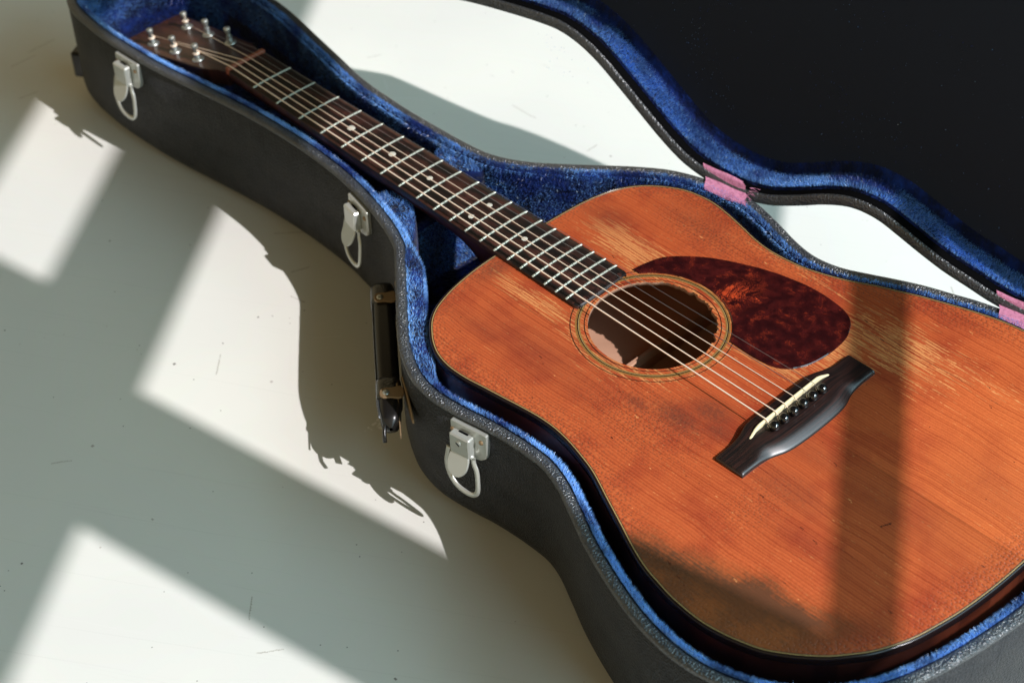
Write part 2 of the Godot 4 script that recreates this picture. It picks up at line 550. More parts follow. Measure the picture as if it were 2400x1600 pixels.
func make_materials() -> void:
	var fl := mat(Color.WHITE, 0.42)
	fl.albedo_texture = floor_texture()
	fl.metallic_specular = 0.35
	fl.heightmap_enabled = true
	fl.heightmap_texture = noise_tex(0.01, 41, FastNoiseLite.TYPE_SIMPLEX_SMOOTH, 5)
	fl.heightmap_scale = 0.03
	fl.texture_repeat = true
	M.floor = fl
	M.wall = mat(Color8(214, 208, 196), 0.9)
	M.added_ceiling = mat(Color8(92, 78, 56), 0.9)
	M.frame = mat(Color8(226, 224, 216), 0.6)

	var leather := mat(Color8(44, 46, 50), 0.46)
	leather.albedo_texture = noise_tex(0.006, 51, FastNoiseLite.TYPE_SIMPLEX_SMOOTH, 5, 512, ramp([[0.0, Color(0.72, 0.72, 0.74)], [0.5, Color(0.95, 0.95, 0.95)], [0.62, Color(1, 0.99, 0.96)], [1.0, Color(1.0, 0.97, 0.92)]]))
	leather.heightmap_enabled = true
	leather.heightmap_texture = noise_tex(0.07, 52, FastNoiseLite.TYPE_CELLULAR, 2, 512)
	leather.heightmap_scale = 0.20
	leather.uv1_triplanar = true
	leather.uv1_scale = Vector3(14, 14, 14)
	leather.metallic_specular = 0.4
	M.leather = leather
	var lip: StandardMaterial3D = leather.duplicate()
	lip.albedo_color = Color8(66, 70, 75)
	lip.roughness = 0.28
	lip.heightmap_texture = noise_tex(0.064, 53, FastNoiseLite.TYPE_CELLULAR, 2, 512)
	lip.heightmap_scale = 0.15
	lip.uv1_scale = Vector3(16, 16, 16)
	lip.metallic_specular = 0.8
	M.lip = lip
	var dark: StandardMaterial3D = lip.duplicate()
	dark.albedo_color = Color8(26, 25, 25)
	dark.heightmap_scale = 0.03
	M.lip_dark = dark
	var vel := mat(Color.WHITE, 0.85)
	vel.albedo_texture = noise_tex(0.02, 61, FastNoiseLite.TYPE_SIMPLEX_SMOOTH, 5, 512, ramp([[0.0, Color8(5, 10, 26)], [0.40, Color8(8, 16, 46)], [0.60, Color8(14, 33, 88)], [1.0, Color8(28, 62, 140)]]))
	vel.uv1_triplanar = true
	vel.uv1_scale = Vector3(3.4, 3.4, 3.4)
	vel.rim_enabled = true
	vel.rim = 0.25
	vel.rim_tint = 0.6
	vel.heightmap_enabled = true
	vel.heightmap_texture = noise_tex(0.12, 62, FastNoiseLite.TYPE_SIMPLEX_SMOOTH, 3, 512)
	vel.heightmap_scale = 0.25
	vel.metallic_specular = 0.25
	M.velvet = vel
	var pile := mat(Color.WHITE, 0.36)
	pile.vertex_color_use_as_albedo = true
	pile.metallic_specular = 0.75
	M.pile = pile
	var panel := mat(Color8(42, 46, 55), 0.95)
	panel.metallic_specular = 0.1
	panel.rim_enabled = true
	panel.rim = 0.15
	M.panel = panel
	M.black_cloth = mat(Color8(12, 12, 13), 1.0)
	M.black_cloth.metallic_specular = 0.05

	var wood := mat(Color.WHITE, 0.34)
	wood.metallic_specular = 0.45
	M.top = wood
	var rose := mat(Color.WHITE, 0.46)
	rose.albedo_texture = wood_texture(1024, 128, Vector3(0.007, 0.0050, 0.0046), Vector3(0.062, 0.021, 0.015), 71, 40, 0.5)
	M.rosewood = rose
	var bridge_wood := mat(Color.WHITE, 0.36)
	bridge_wood.albedo_texture = wood_texture(128, 512, Vector3(0.005, 0.004, 0.004), Vector3(0.036, 0.013, 0.010), 74, 6, 0.25)
	bridge_wood.metallic_specular = 0.6
	M.bridge = bridge_wood
	var maho := mat(Color.WHITE, 0.28)
	maho.albedo_texture = wood_texture(1024, 128, Vector3(0.030, 0.0085, 0.0055), Vector3(0.135, 0.030, 0.014), 77, 14, 0.4)
	maho.uv1_scale = Vector3(0.5, 6, 1)
	maho.clearcoat_enabled = true
	maho.clearcoat = 0.4
	maho.clearcoat_roughness = 0.15
	M.side = maho
	var neck := mat(Color8(58, 26, 20), 0.35)
	M.neck = neck
	var head := mat(Color.WHITE, 0.33)
	head.albedo_texture = wood_texture(512, 128, Vector3(0.034, 0.0125, 0.009), Vector3(0.072, 0.024, 0.016), 80, 30, 0.3)
	M.head = head
	var inner := mat(Color8(196, 150, 122), 0.85)
	M.inner = inner
	M.binding = mat(Color8(30, 20, 20), 0.18)
	M.purfling = mat(Color8(174, 144, 92), 0.35)
	M.purf_dark = mat(Color8(26, 20, 16), 0.4)
	M.olive = mat(Color8(158, 112, 58), 0.35)
	M.ivory = mat(Color8(236, 222, 180), 0.35)
	M.pearl = mat(Color8(206, 204, 190), 0.25)
	M.pin = mat(Color8(14, 14, 16), 0.12)
	M.pin.metallic_specular = 0.7
	var tort := mat(Color.WHITE, 0.12)
	tort.albedo_texture = tortoise_texture()
	tort.clearcoat_enabled = true
	tort.clearcoat = 0.5
	tort.clearcoat_roughness = 0.08
	M.tortoise = tort
	M.fret = mat(Color8(200, 206, 192), 0.32, 0.45)
	M.bronze = mat(Color8(255, 232, 208), 0.26, 0.1)
	M.steel = mat(Color8(150, 150, 150), 0.3, 0.6)
	M.nickel = mat(Color8(186, 190, 184), 0.38, 0.8)
	var chrome := mat(Color8(196, 198, 192), 0.32, 0.5)
	chrome.heightmap_enabled = true
	chrome.heightmap_texture = noise_tex(0.03, 92)
	chrome.heightmap_scale = 0.004
	chrome.uv1_triplanar = true
	chrome.uv1_scale = Vector3(20, 20, 20)
	M.latch = chrome
	M.brass = mat(Color8(150, 126, 96), 0.5, 0.5)
	M.handle = mat(Color8(24, 23, 23), 0.3)
	var pink := mat(Color8(238, 154, 190), 0.27)
	pink.rim_enabled = true
	pink.rim = 0.5
	pink.anisotropy_enabled = true
	pink.anisotropy = 0.6
	pink.heightmap_enabled = true
	pink.heightmap_texture = noise_tex(0.05, 95)
	pink.heightmap_scale = 0.05
	pink.uv1_triplanar = true
	pink.uv1_scale = Vector3(40, 40, 40)
	pink.albedo_texture = noise_tex(0.02, 96, FastNoiseLite.TYPE_SIMPLEX_SMOOTH, 4, 256, ramp([[0.0, Color(0.80, 0.72, 0.76)], [0.5, Color(0.97, 0.95, 0.96)], [1.0, Color(1, 1, 1)]]))  # uneven satin sheen painted into the ribbon colour
	pink.heightmap_scale = 0.12
	M.pink = pink


# ------------------------------------------------------------------ outlines (x, z)
func guitar_bass() -> Array:
	var a := [[358, 0], [358, 29], [359, 52], [362, 74], [366, 91], [372, 107], [380, 119], [390, 128.5], [400, 136], [413, 142.5], [429, 146], [447, 146], [465, 143.5], [483, 141], [500, 138.5], [518, 136.5], [534, 136.5], [549, 138.5], [564, 142], [585, 148.5], [611, 160.5], [636, 172], [654, 180.5], [673, 188], [691, 192.5], [707, 195.5], [731, 197], [749, 195], [765, 191], [779, 186], [792, 178], [803, 169.5], [814, 159.5], [823, 148.5], [832, 136], [839, 122], [845, 106], [849.5, 87], [853, 68], [855.5, 46], [857, 23], [857.5, 0]]
	return a.map(func(p): return Vector2(p[0], p[1]))


func guitar_treble() -> Array:
	var a := [[358, 0], [358, -29], [359, -52], [361, -74], [365, -93], [371, -109], [379, -121.5], [388, -130.5], [398, -138], [411, -145], [425, -148.5], [441, -149.5], [456, -147.5], [472, -144], [484, -141], [497, -137.5], [514, -135], [534, -135.5], [551, -138], [569, -143.5], [586, -150.5], [603, -159.5], [620, -167], [636, -174], [652, -180], [669, -186], [687, -191.5], [704, -195.5], [731, -198], [749, -195.5], [765, -191], [779, -186], [792, -178], [803, -169.5], [814, -159.5], [823, -148.5], [832, -136], [839, -122], [845, -106], [849.5, -87], [853, -68], [855.5, -46], [857, -23], [857.5, 0]]
	return a.map(func(p): return Vector2(p[0], p[1]))


func case_points() -> Array:
	var a := [[-249, -10], [-246, 18], [-234, 40], [-210, 54], [-170, 60.5], [-138, 62], [-109, 61.5], [-75, 60], [-46, 57], [-16, 53], [20, 48.5], [58, 44.5], [97, 42.5], [138, 42.5], [186, 46], [240, 57], [285, 73], [307, 90], [334, 113], [360, 135], [380, 151], [400, 163], [417, 170.5], [434, 174], [449, 174.5], [465, 173], [481, 170.5], [498, 167.5], [520, 165.5], [541, 165], [555, 166], [575, 172], [598, 183], [626, 197], [650, 207], [672, 215], [693, 221.5], [712, 225.5], [735, 228], [760, 226.5], [787, 219], [814, 204], [840, 179], [858, 150], [871, 112], [879, 72], [884, 30], [885, -10], [882, -52], [875, -92], [862, -130], [842, -164], [816, -190], [786, -206], [755, -213], [725, -213.5], [700, -209.5], [670, -202], [653, -196], [630, -188], [609, -178.5], [587, -167.5], [571, -160], [555, -156], [540, -155.5], [520, -159.5], [500, -166], [485, -170.5], [469, -174.5], [451, -176], [430, -174.5], [410, -169.5], [393, -163.5], [378, -156], [358, -141.5], [338, -124.5], [312, -102], [291, -85], [272, -73.5], [252, -66], [229, -63], [201, -61.5], [164, -60.5], [133, -61], [101, -62.5], [78, -65.5], [50, -71], [2, -80], [-42, -88.5], [-74, -92], [-120, -95], [-165, -94.5], [-205, -84], [-232, -62], [-246, -36]]
	return a.map(func(p): return Vector2(p[0], p[1]))


# ------------------------------------------------------------------ scene
func _ready() -> void:
	rng.seed = 5
	var cam := Camera3D.new()
	cam.name = "camera"
	var att := CameraAttributesPhysical.new()
	att.frustum_focal_length = 68.26
	att.frustum_focus_distance = 1.47
	att.frustum_near = 0.05
	att.frustum_far = 30.0
	att.exposure_aperture = 7.5
	cam.attributes = att
	cam.transform = Transform3D(Basis(Vector3(0.69577544, -0.02420655, -0.71785136), Vector3(-0.47247077, 0.73734046, -0.48280473), Vector3(0.54098789, 0.67508746, 0.5015865)), V(1259.4, 1013.0, 846.4))
	cam.fov = 19.942
	cam.near = 0.05
	cam.far = 30.0
	add_child(cam)

	var we := WorldEnvironment.new()
	we.name = "surroundings"
	var env := Environment.new()
	env.background_mode = Environment.BG_COLOR
	env.background_color = Color(0.49, 0.40, 0.235).linear_to_srgb()
	env.tonemap_mode = Environment.TONE_MAPPER_LINEAR
	env.tonemap_exposure = 1.0
	env.sdfgi_enabled = true
	env.ssao_enabled = true
	env.ssil_enabled = true
	we.environment = env
	add_child(we)

	var sun := DirectionalLight3D.new()
	sun.name = "sun"
	sun.light_energy = 1.38
	sun.light_color = Color(1.0, 0.978, 0.985)
	sun.light_angular_distance = 0.45
	sun.shadow_enabled = true
	var to_sun := Vector3(115, 118, -22).normalized()
	add_child(sun)
	sun.transform = Transform3D(Basis.looking_at(-to_sun, Vector3.UP), V(2400, 2600, -400))

	var wn := Vector3(0.807, 0, -0.590).normalized()
	var wt := Vector3(0.590, 0, 0.807).normalized()
	var day := AreaLight3D.new()
	day.name = "window_daylight"
	day.area_size = Vector2(3.1, 1.43)
	day.light_energy = 5.7
	day.light_color = Color(0.70, 0.915, 1.0)
	day.shadow_enabled = true
	add_child(day)
	day.transform = Transform3D(Basis(Vector3.UP.cross(wn), Vector3.UP, wn), wn * 1.66 + wt * 0.45 + Vector3(0, 1.25, 0))

	make_materials()
	build_floor()
	build_window(wn, wt)
	build_case()
	build_guitar()


func build_floor() -> void:
	org = Vector3.ZERO
	var st := begin()
	var a := Vector3(-3.2, 0, -3.6)
	var b := Vector3(4.0, 0, 3.4)
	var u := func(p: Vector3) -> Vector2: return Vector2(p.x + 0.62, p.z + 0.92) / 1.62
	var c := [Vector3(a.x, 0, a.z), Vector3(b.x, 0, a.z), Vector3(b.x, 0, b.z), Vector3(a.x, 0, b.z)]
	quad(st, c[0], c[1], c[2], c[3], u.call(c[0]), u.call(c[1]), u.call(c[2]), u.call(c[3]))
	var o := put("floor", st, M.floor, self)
	o.set_meta("label", "pale off-white painted floor with fine scratches and specks")
	o.set_meta("kind", "structure")


# the wall with the barred window that the sun comes through
func build_window(wn: Vector3, wt: Vector3) -> void:
	org = Vector3.ZERO
	var at := func(t: float, h: float, d: float) -> Vector3: return wn * (1.5 + d * 0.001) + wt * (t * 0.001) + Vector3(0, h * 0.001, 0)
	var root := base("window_wall", Vector3.ZERO, "pale wall beside the floor with the barred window the sun falls through", "")
	root.set_meta("kind", "structure")
	var slab := func(called: String, t0: float, t1: float, h0: float, h1: float, d0: float, d1: float, m: Material) -> void:
		var st := begin(true)
		block(st, at.call((t0 + t1) / 2, (h0 + h1) / 2, (d0 + d1) / 2), wt, Vector3.UP, wn, Vector3(t1 - t0, h1 - h0, d1 - d0), 2.0)
		put(called, st, m, root)
	slab.call("wall_panel", -2400, -1100, 0, 3000, 0, 120, M.wall)
	slab.call("wall_panel", 2000, 3000, 0, 3000, 0, 120, M.wall)
	slab.call("wall_panel", -1100, 2000, 0, 535, 0, 120, M.wall)
	slab.call("wall_panel", -1100, 2000, 1967, 2142, 0, 12, M.wall)
	slab.call("wall_panel", -1100, 2000, 2145, 3000, 0, 120, M.wall)
	var st := begin(true)
	block(st, wn * -1.49 + Vector3(0, 3.06, 0), wn, Vector3.UP, wt, Vector3(6000, 118, 6600), 2.0)  # unseen slab overhead, added to block light from above
	put("added_ceiling", st, M.added_ceiling, root)
	slab.call("window_rail", -1100, 2000, 1711, 1845, 0, 12, M.frame)
	slab.call("window_bar", -1100, 1039, 1128, 1171, 0, 12, M.frame)
	slab.call("window_bar", 1191, 2000, 1128, 1171, 0, 12, M.frame)
	slab.call("window_post", 1039, 1191, 535, 1711, 0, 12, M.frame)
	slab.call("window_post", 974, 1191, 1845, 1967, 0, 12, M.frame)


const HU := Vector3(0.99095, 0, -0.13427)   # along the hinge line
const HN := Vector3(0.13427, 0, 0.99095)    # across it, towards the case
const HX := 440.0
const HZ := -173.0
const LID_SHIFT := 8.0


func lid_place(a: float, d: float, p: float) -> Vector3:
	# a along the hinge line, p across the lid, d its depth
	var u := HU
	var n := HN
	var s := deg_to_rad(98.5)
	return V(HX, -7.6, HZ) + (u * a + (n * cos(s) + Vector3.UP * sin(s)) * p + (-n * sin(s) + Vector3.UP * cos(s)) * d) * 0.001


func build_case() -> void:
	var root := base("guitar_case", V(320, FY, 0), "open black guitar case with textured vinyl shell and blue velvet lining", "case")
	var rim := smooth(case_points(), true, 4.0)
	var pl := world_place
	var st := begin()
	sweep(st, rim, [Vector2(40, -124.6), Vector2(20, -124), Vector2(10, -121), Vector2(4, -115.5), Vector2(1, -108), Vector2(0, -100), Vector2(0, -60), Vector2(0, -10.5), Vector2(1, -10)], pl)
	var bottom := inset(rim, 39)
	put("shell", st, M.leather, root)
	st = begin()
	sweep(st, rim, [Vector2(0.4, -11.4), Vector2(-0.7, -10.6), Vector2(-0.9, -9.2), Vector2(-0.4, -7.6), Vector2(0.6, -6.9), Vector2(1.9, -6.6), Vector2(6.4, -6.6), Vector2(8.0, -7.3), Vector2(8.8, -9.5), Vector2(9.0, -13)], pl)
	put("rim_lip", st, M.lip, root)
	st = begin()
	var nn := inward(rim)
	var rows := []
	var prof := [Vector2(8.2, -11), Vector2(8.6, -8.2), Vector2(10.0, -7.0), Vector2(11.8, -7.4), Vector2(13.0, -10), Vector2(13.4, -16), Vector2(13.0, -40), Vector2(13.2, -70), Vector2(15, -94), Vector2(19, -98.5), Vector2(26, -99.5)]
	for i in rim.size():
		var row := PackedVector3Array()
		for q in prof:
			var w := padding(rim[i]) * smoothstep(8.4, 12.5, q.x) * smoothstep(-84, -30, q.y)
			var p: Vector2 = rim[i] + nn[i] * (q.x + w)
			row.append(V(p.x, q.y - w * 0.25, p.y))
		rows.append(row)
	grid(st, rows, true)
	fill(st, inset(rim, 24), -99.5, pl)
	put("lining", st, M.velvet, root)

	# padded blocks that hold the neck
	for s in [1, -1]:
		var o := rest_outline(s)
		st = begin()
		var wob := func(x, y, z): return V(x, y + 1.6 * sin(x * 0.21) * cos(z * 0.25), z)
		sweep(st, o, [Vector2(0, -99), Vector2(0, -24), Vector2(0.4, -18), Vector2(1.2, -15), Vector2(2.2, -13.6), Vector2(3, -13)], wob)
		fill(st, inset(o, 2.9), -13, wob)
		put("neck_rest", st, M.velvet, root)

	st = begin(true)
	block(st, V(256, -67, -1), Vector3(1, 0, 0), Vector3.UP, Vector3(0, 0, 1), Vector3(12, 64, 96), 2.0)
	put("divider", st, M.velvet, root)

	build_lid(root)
	build_latches(root, rim)
	build_handle(root)
	build_ribbons(root)
	build_pile(root, rim)
	# brass rivet heads in the vinyl and a vinyl tab on the head end
	st = begin()
	var wn := Vector3(-0.60, 0, 0.80)
	lathe(st, V(288, -49, 75.4), wn, [Vector2(0, 2.0), Vector2(1.8, 1.8), Vector2(3.6, 1.0), Vector2(4.2, 0)], 14)
	put("rivet", st, M.brass, root)
	st = begin(true)
	block(st, V(-236, -88, 36.5), Vector3(0.5, 0, 0.866), Vector3.UP, Vector3(-0.866, 0, 0.5), Vector3(26, 28, 15), 2.5)
	put("end_tab", st, M.handle, root)


# extra thickness of the lining on the bass shoulder
func padding(p: Vector2) -> float:
	return 9.0 * smoothstep(283, 312, p.x) * smoothstep(440, 395, p.x) * (1.0 if p.y > 0 else 0.0)


func rest_outline(s: int) -> PackedVector2Array:
	if s > 0:
		return smooth([Vector2(222, 30), Vector2(232, 21), Vector2(246, 21), Vector2(259, 26), Vector2(276, 40), Vector2(291, 58), Vector2(290, 65), Vector2(272, 56), Vector2(240, 46), Vector2(222, 42)], true, 3.0)
	return smooth([Vector2(212, -38), Vector2(224, -34), Vector2(244, -35), Vector2(256, -42), Vector2(261, -50), Vector2(258, -58), Vector2(236, -55), Vector2(212, -52)], true, 3.0)


func build_lid(root: Node3D) -> void:
	var lid := group("lid", root)
	var u := Vector2(HU.x, HU.z)
	var n := Vector2(HN.x, HN.z)
	var pts := []
	for p in case_points():
		var r: Vector2 = p - Vector2(HX, HZ)
		pts.append(Vector2(r.dot(u) + LID_SHIFT, r.dot(n)))
	var o := smooth(pts, true, 4.0)
	var pl := lid_place
	var st := begin()
	sweep(st, o, [Vector2(0, 3), Vector2(0, 30), Vector2(2, 40), Vector2(7, 47), Vector2(14, 52), Vector2(22, 57), Vector2(27, 59.5), Vector2(29, 60)], pl)
	fill(st, inset(o, 28), 60, pl)
	put("lid_shell", st, M.leather, lid)
	st = begin()
	sweep(st, o, [Vector2(0.5, 5), Vector2(-0.7, 4), Vector2(-0.8, 2.0), Vector2(0.2, 0.4), Vector2(1.6, 0), Vector2(7.2, 0), Vector2(8.6, 0.8), Vector2(9.2, 3)], pl)
	put("lid_lip", st, M.lip, lid)
	st = begin()
	sweep(st, o, [Vector2(9.2, 2), Vector2(10.2, 3.2), Vector2(10.4, 7), Vector2(9.2, 13), Vector2(9.0, 15)], pl)
	put("lid_inner_band", st, M.black_cloth, lid)
	st = begin()
	sweep(st, o, [Vector2(9.0, 11), Vector2(10.6, 11.4), Vector2(12.0, 13), Vector2(12.6, 18), Vector2(12.6, 29), Vector2(13.6, 34), Vector2(16.5, 36.5), Vector2(24, 37)], pl)
	put("lid_lining", st, M.velvet, lid)
	st = begin()
	fill(st, inset(o, 22), 37, pl)
	put("lid_panel", st, M.panel, lid)


func build_latches(root: Node3D, rim: PackedVector2Array) -> void:
	for spec in [[-102.0, false], [222.0, false], [486.0, true]]:
		var k := 0
		for i in rim.size():
			if rim[i].y > 0 and absf(rim[i].x - spec[0]) < absf(rim[k].x - spec[0]):
				k = i
		for i in rim.size():
			if rim[i].y > 0 and absf(rim[i].x - spec[0]) < 6.0:
				k = i
				break
		var t2 := (rim[k + 4] - rim[k - 4]).normalized()
		if t2.x < 0:
			t2 = -t2
		var R := Vector3(t2.x, 0, t2.y)
		var O := Vector3(-t2.y, 0, t2.x)
		var c := V(rim[k].x, -12.5, rim[k].y)
		var at := func(r: float, o: float, up: float) -> Vector3: return c + (R * r + O * o + Vector3.UP * up) * 0.001
		var latch := group("latch", root)
		# back plate with rounded lower corners
		var o := PackedVector2Array()
		for q in [Vector2(-16, 0), Vector2(16, 0), Vector2(17, -1), Vector2(17, -20), Vector2(15.6, -25), Vector2(11, -29), Vector2(5, -30.5), Vector2(-5, -30.5), Vector2(-11, -29), Vector2(-15.6, -25), Vector2(-17, -20), Vector2(-17, -1)]:
			o.append(q)
		var st := begin(true)
		plate(st, o, 0.0, 3.8, 0.55, func(x, y, z): return at.call(x, y, z))
		put("plate", st, M.latch, latch)
		# hasp box with a slot in its top
		st = begin(true)
		block(st, at.call(-4, 7.2, -15.5), R, Vector3.UP, O, Vector3(19, 18.5, 7.5), 1.2)
		put("hasp", st, M.latch, latch)
		st = begin(true)
		block(st, at.call(-3.4, 5.2, -6.1), R, Vector3.UP, O, Vector3(8.5, 0.7, 1.7), 0.2)
		put("slot", st, M.black_cloth, latch)
		st = begin()
		tube(st, [at.call(-13.5, 7.5, -25.5), at.call(6.5, 7.5, -25.5)], 2.0, 10)
		put("hinge_pin", st, M.latch, latch)
		# rounded lever below it, tilted outwards
		var lo := smooth([Vector2(-7.5, 1), Vector2(0, 1.4), Vector2(7.5, 1), Vector2(9.4, -7), Vector2(8.2, -13), Vector2(4.5, -17.5), Vector2(0, -18.8), Vector2(-4.5, -17.5), Vector2(-8.2, -13), Vector2(-9.4, -7)], true, 1.6)
		var tilt := deg_to_rad(24)
		st = begin(true)
		plate(st, lo, -0.6, 1.0, 0.5, func(x, y, z): return at.call(x - 4.0, 10.0 + y * cos(tilt) - z * sin(tilt), -25.5 + z * cos(tilt) + y * sin(tilt)))
		put("lever", st, M.latch, latch)
		# D-shaped draw loop hanging open
		var e := (O * 0.20 - Vector3.UP * 0.96 + R * 0.16).normalized() * 1.14
		var pts := []
		for q in smooth([Vector2(7, -1), Vector2(7.2, 3), Vector2(9.6, 8), Vector2(10.2, 15), Vector2(9.6, 24), Vector2(6, 28), Vector2(-2, 29), Vector2(-11, 26.5), Vector2(-17, 20), Vector2(-19, 12), Vector2(-17.6, 5), Vector2(-16, -1)], false, 1.5):
			pts.append(at.call(q.x, 8.0, -26.0) + e * q.y * 0.001)
		st = begin()
		tube(st, pts, 2.3, 8, false, 0.55, (O * 0.9 + Vector3.UP * 0.4).normalized())
		put("loop", st, M.latch, latch)
		for q in [[12.0, -9.0], [-15.0, -9.0]]:
			st = begin()
			lathe(st, at.call(q[0], 3.7, q[1]), O, [Vector2(0, 1.5), Vector2(1.4, 1.3), Vector2(2.0, 0.5), Vector2(2.2, 0)], 12)
			put("rivet", st, M.brass, latch)
		if spec[1]:
			st = begin()
			lathe(st, at.call(-4.5, 10.9, -13.5), O, [Vector2(0, 0.9), Vector2(2.2, 0.9), Vector2(2.8, 0.5), Vector2(3.0, 0)], 18)
			put("lock_barrel", st, M.nickel, latch)
			st = begin(true)
			block(st, at.call(-4.5, 11.9, -13.5), (R * 0.8 - Vector3.UP * 0.6).normalized(), O, (R * 0.6 + Vector3.UP * 0.8).normalized(), Vector3(3.6, 0.5, 0.9), 0.1)
			put("keyhole", st, M.black_cloth, latch)


func build_handle(root: Node3D) -> void:
	var h := group("handle", root)
	var R := Vector3(0.778, 0, 0.628)
	var O := Vector3(-0.628, 0, 0.778)
	var c := V(352, -52, 131)
	var at := func(r: float, o: float, up: float) -> Vector3: return c + (R * r + O * o + Vector3.UP * up) * 0.001
	# grip: a padded bar with rounded section that thickens in the middle
	var rows := []
	for i in 49:
		var s := -1.0 + 2.0 * i / 48.0
		var k := sqrt(maxf(0.02, 1.0 - pow(absf(s), 14)))
		var th := (8.6 + 0.9 * (1.0 - s * s)) * k
		var hh := (11.0 + 0.8 * (1.0 - s * s)) * k
		var ring := PackedVector3Array()
		for j in 19:
			var a := TAU * j / 18
			var ca := signf(cos(a)) * pow(absf(cos(a)), 0.62)
			var sa := signf(sin(a)) * pow(absf(sin(a)), 0.62)
			ring.append(at.call(s * 84, 9.5 + ca * th, sa * hh))
		rows.append(ring)
	var st := begin()
	grid(st, rows)
	put("grip", st, M.handle, h)
	for spec in [[-80.0, -54.0], [34.0, 60.0]]:
		rows = []
		for i in 9:
			var x := lerpf(spec[0], spec[1], i / 8.0)
			var k := 1.0 - 0.5 * pow(absf(i - 4.0) / 4.0, 10)
			var ring := PackedVector3Array()
			for j in 19:
				var a := TAU * j / 18
				ring.append(at.call(x, 9.5 + signf(cos(a)) * pow(absf(cos(a)), 0.62) * 10.6 * k, signf(sin(a)) * pow(absf(sin(a)), 0.62) * 12.9 * k))
			rows.append(ring)
		st = begin()
		grid(st, rows)
		put("handle_wrap", st, M.lip_dark, h)
	# stitched ridge on the outer edge, and its frayed end
	st = begin()
	var pts := []
	for i in 40:
		pts.append(at.call(-78 + i * 4.0, 17.9 + 0.7 * (1.0 - pow((i - 20) / 20.0, 2)), 7.5))
	tube(st, pts, 0.75, 6)
	put("piping", st, M.lip, h)
	st = begin()
	tube(st, [at.call(80, 14, 2), at.call(87, 15, -1), at.call(92, 15, -6)], 1.6, 6)
	put("thread_end", st, M.handle, h)
	for s in [-58.0, 56.0]:
		st = begin(true)
		var o := smooth([Vector2(-6, -1), Vector2(-5.6, 7), Vector2(-5.6, 13), Vector2(-4, 15.5), Vector2(0, 16.6), Vector2(4, 15.5), Vector2(5.6, 13), Vector2(5.6, 9), Vector2(6, -1)], true, 2.0)
		plate(st, o, 12.0, 13.4, 0.4, func(x, y, z): return at.call(s + x, z, y))
		put("bracket", st, M.brass, h)
		st = begin()
		lathe(st, at.call(s, 11.5, 13.4), Vector3.UP, [Vector2(0, 1.6), Vector2(1.8, 1.3), Vector2(2.8, 0.4), Vector2(3.0, 0)], 14)
		put("rivet", st, M.nickel, h)
	# leaf-shaped mount plate on the shell and a thin metal strip hanging off the bracket
	st = begin(true)
	var leaf := smooth([Vector2(-26, 2), Vector2(-12, 6), Vector2(8, 7), Vector2(20, 4), Vector2(25, 0), Vector2(20, -4), Vector2(6, -6), Vector2(-14, -4)], true, 2.0)
	plate(st, leaf, 0.2, 1.6, 0.5, func(x, y, z): return V(404, -44, 165.4) + (Vector3(0.85, 0, 0.52) * x + Vector3(-0.52, 0, 0.85) * y + Vector3.UP * z) * 0.001)
	put("mount_plate", st, M.brass, h)
	st = begin(true)
	block(st, at.call(68, 2.5, 4), (R * 0.95 + Vector3.UP * -0.32).normalized(), (O * 1.0).normalized(), (R * 0.32 + Vector3.UP * 0.95).normalized(), Vector3(46, 1.2, 6.5), 0.3)
	put("metal_strip", st, M.brass, h)


func build_ribbons(root: Node3D) -> void:
	var u := HU
	var n := HN
	for spec in [[-25.0, 41.0, 0], [252.0, 44.0, 1]]:
		var rows := []
		var path := [Vector2(10.6, -8.4), Vector2(9.4, -5.9), Vector2(6.0, -4.9), Vector2(2.8, -4.4), Vector2(0.6, -4.6), Vector2(-0.9, -3.6), Vector2(-1.9, -1.2), Vector2(-2.6, 1.6), Vector2(-3.4, 3.6), Vector2(-5.0, 4.6)]
		for i in 25:
			var f := i / 24.0
			var row := PackedVector3Array()
			for j in path.size():
				var q: Vector2 = path[j]
				var fold := 0.5 * sin(f * 9.0 + j * 0.9) + (1.8 * pow(f, 6) * sin(j * 1.9))
				var skew := (j - 3) * -1.4 + 6.0 * pow(maxf(0, f - 0.8), 1) * sin(j * 2.1)
				row.append(V(HX, 0, HZ) + (u * (spec[0] + spec[1] * f + skew) + n * q.x + Vector3.UP * (q.y + fold * 0.5)) * 0.001)
			rows.append(row)
		var st := begin()
		grid(st, rows)
		# frayed threads at the torn end
		for k in 16:
			var a: float = spec[0] + spec[1] + rng.randf_range(-2, 1)
			var q: Vector2 = path[rng.randi_range(1, 7)]
			var p := V(HX, 0, HZ) + (u * a + n * q.x + Vector3.UP * (q.y + 0.6)) * 0.001
			var d := (u * rng.randf_range(2, 9) + n * rng.randf_range(-3, 4) + Vector3.UP * rng.randf_range(-2, 4)) * 0.001
			tube(st, [p, p + d * 0.5 + Vector3(0, 0.0006, 0), p + d], 0.16, 4)
		put("hinge_ribbon", st, M.pink, root)


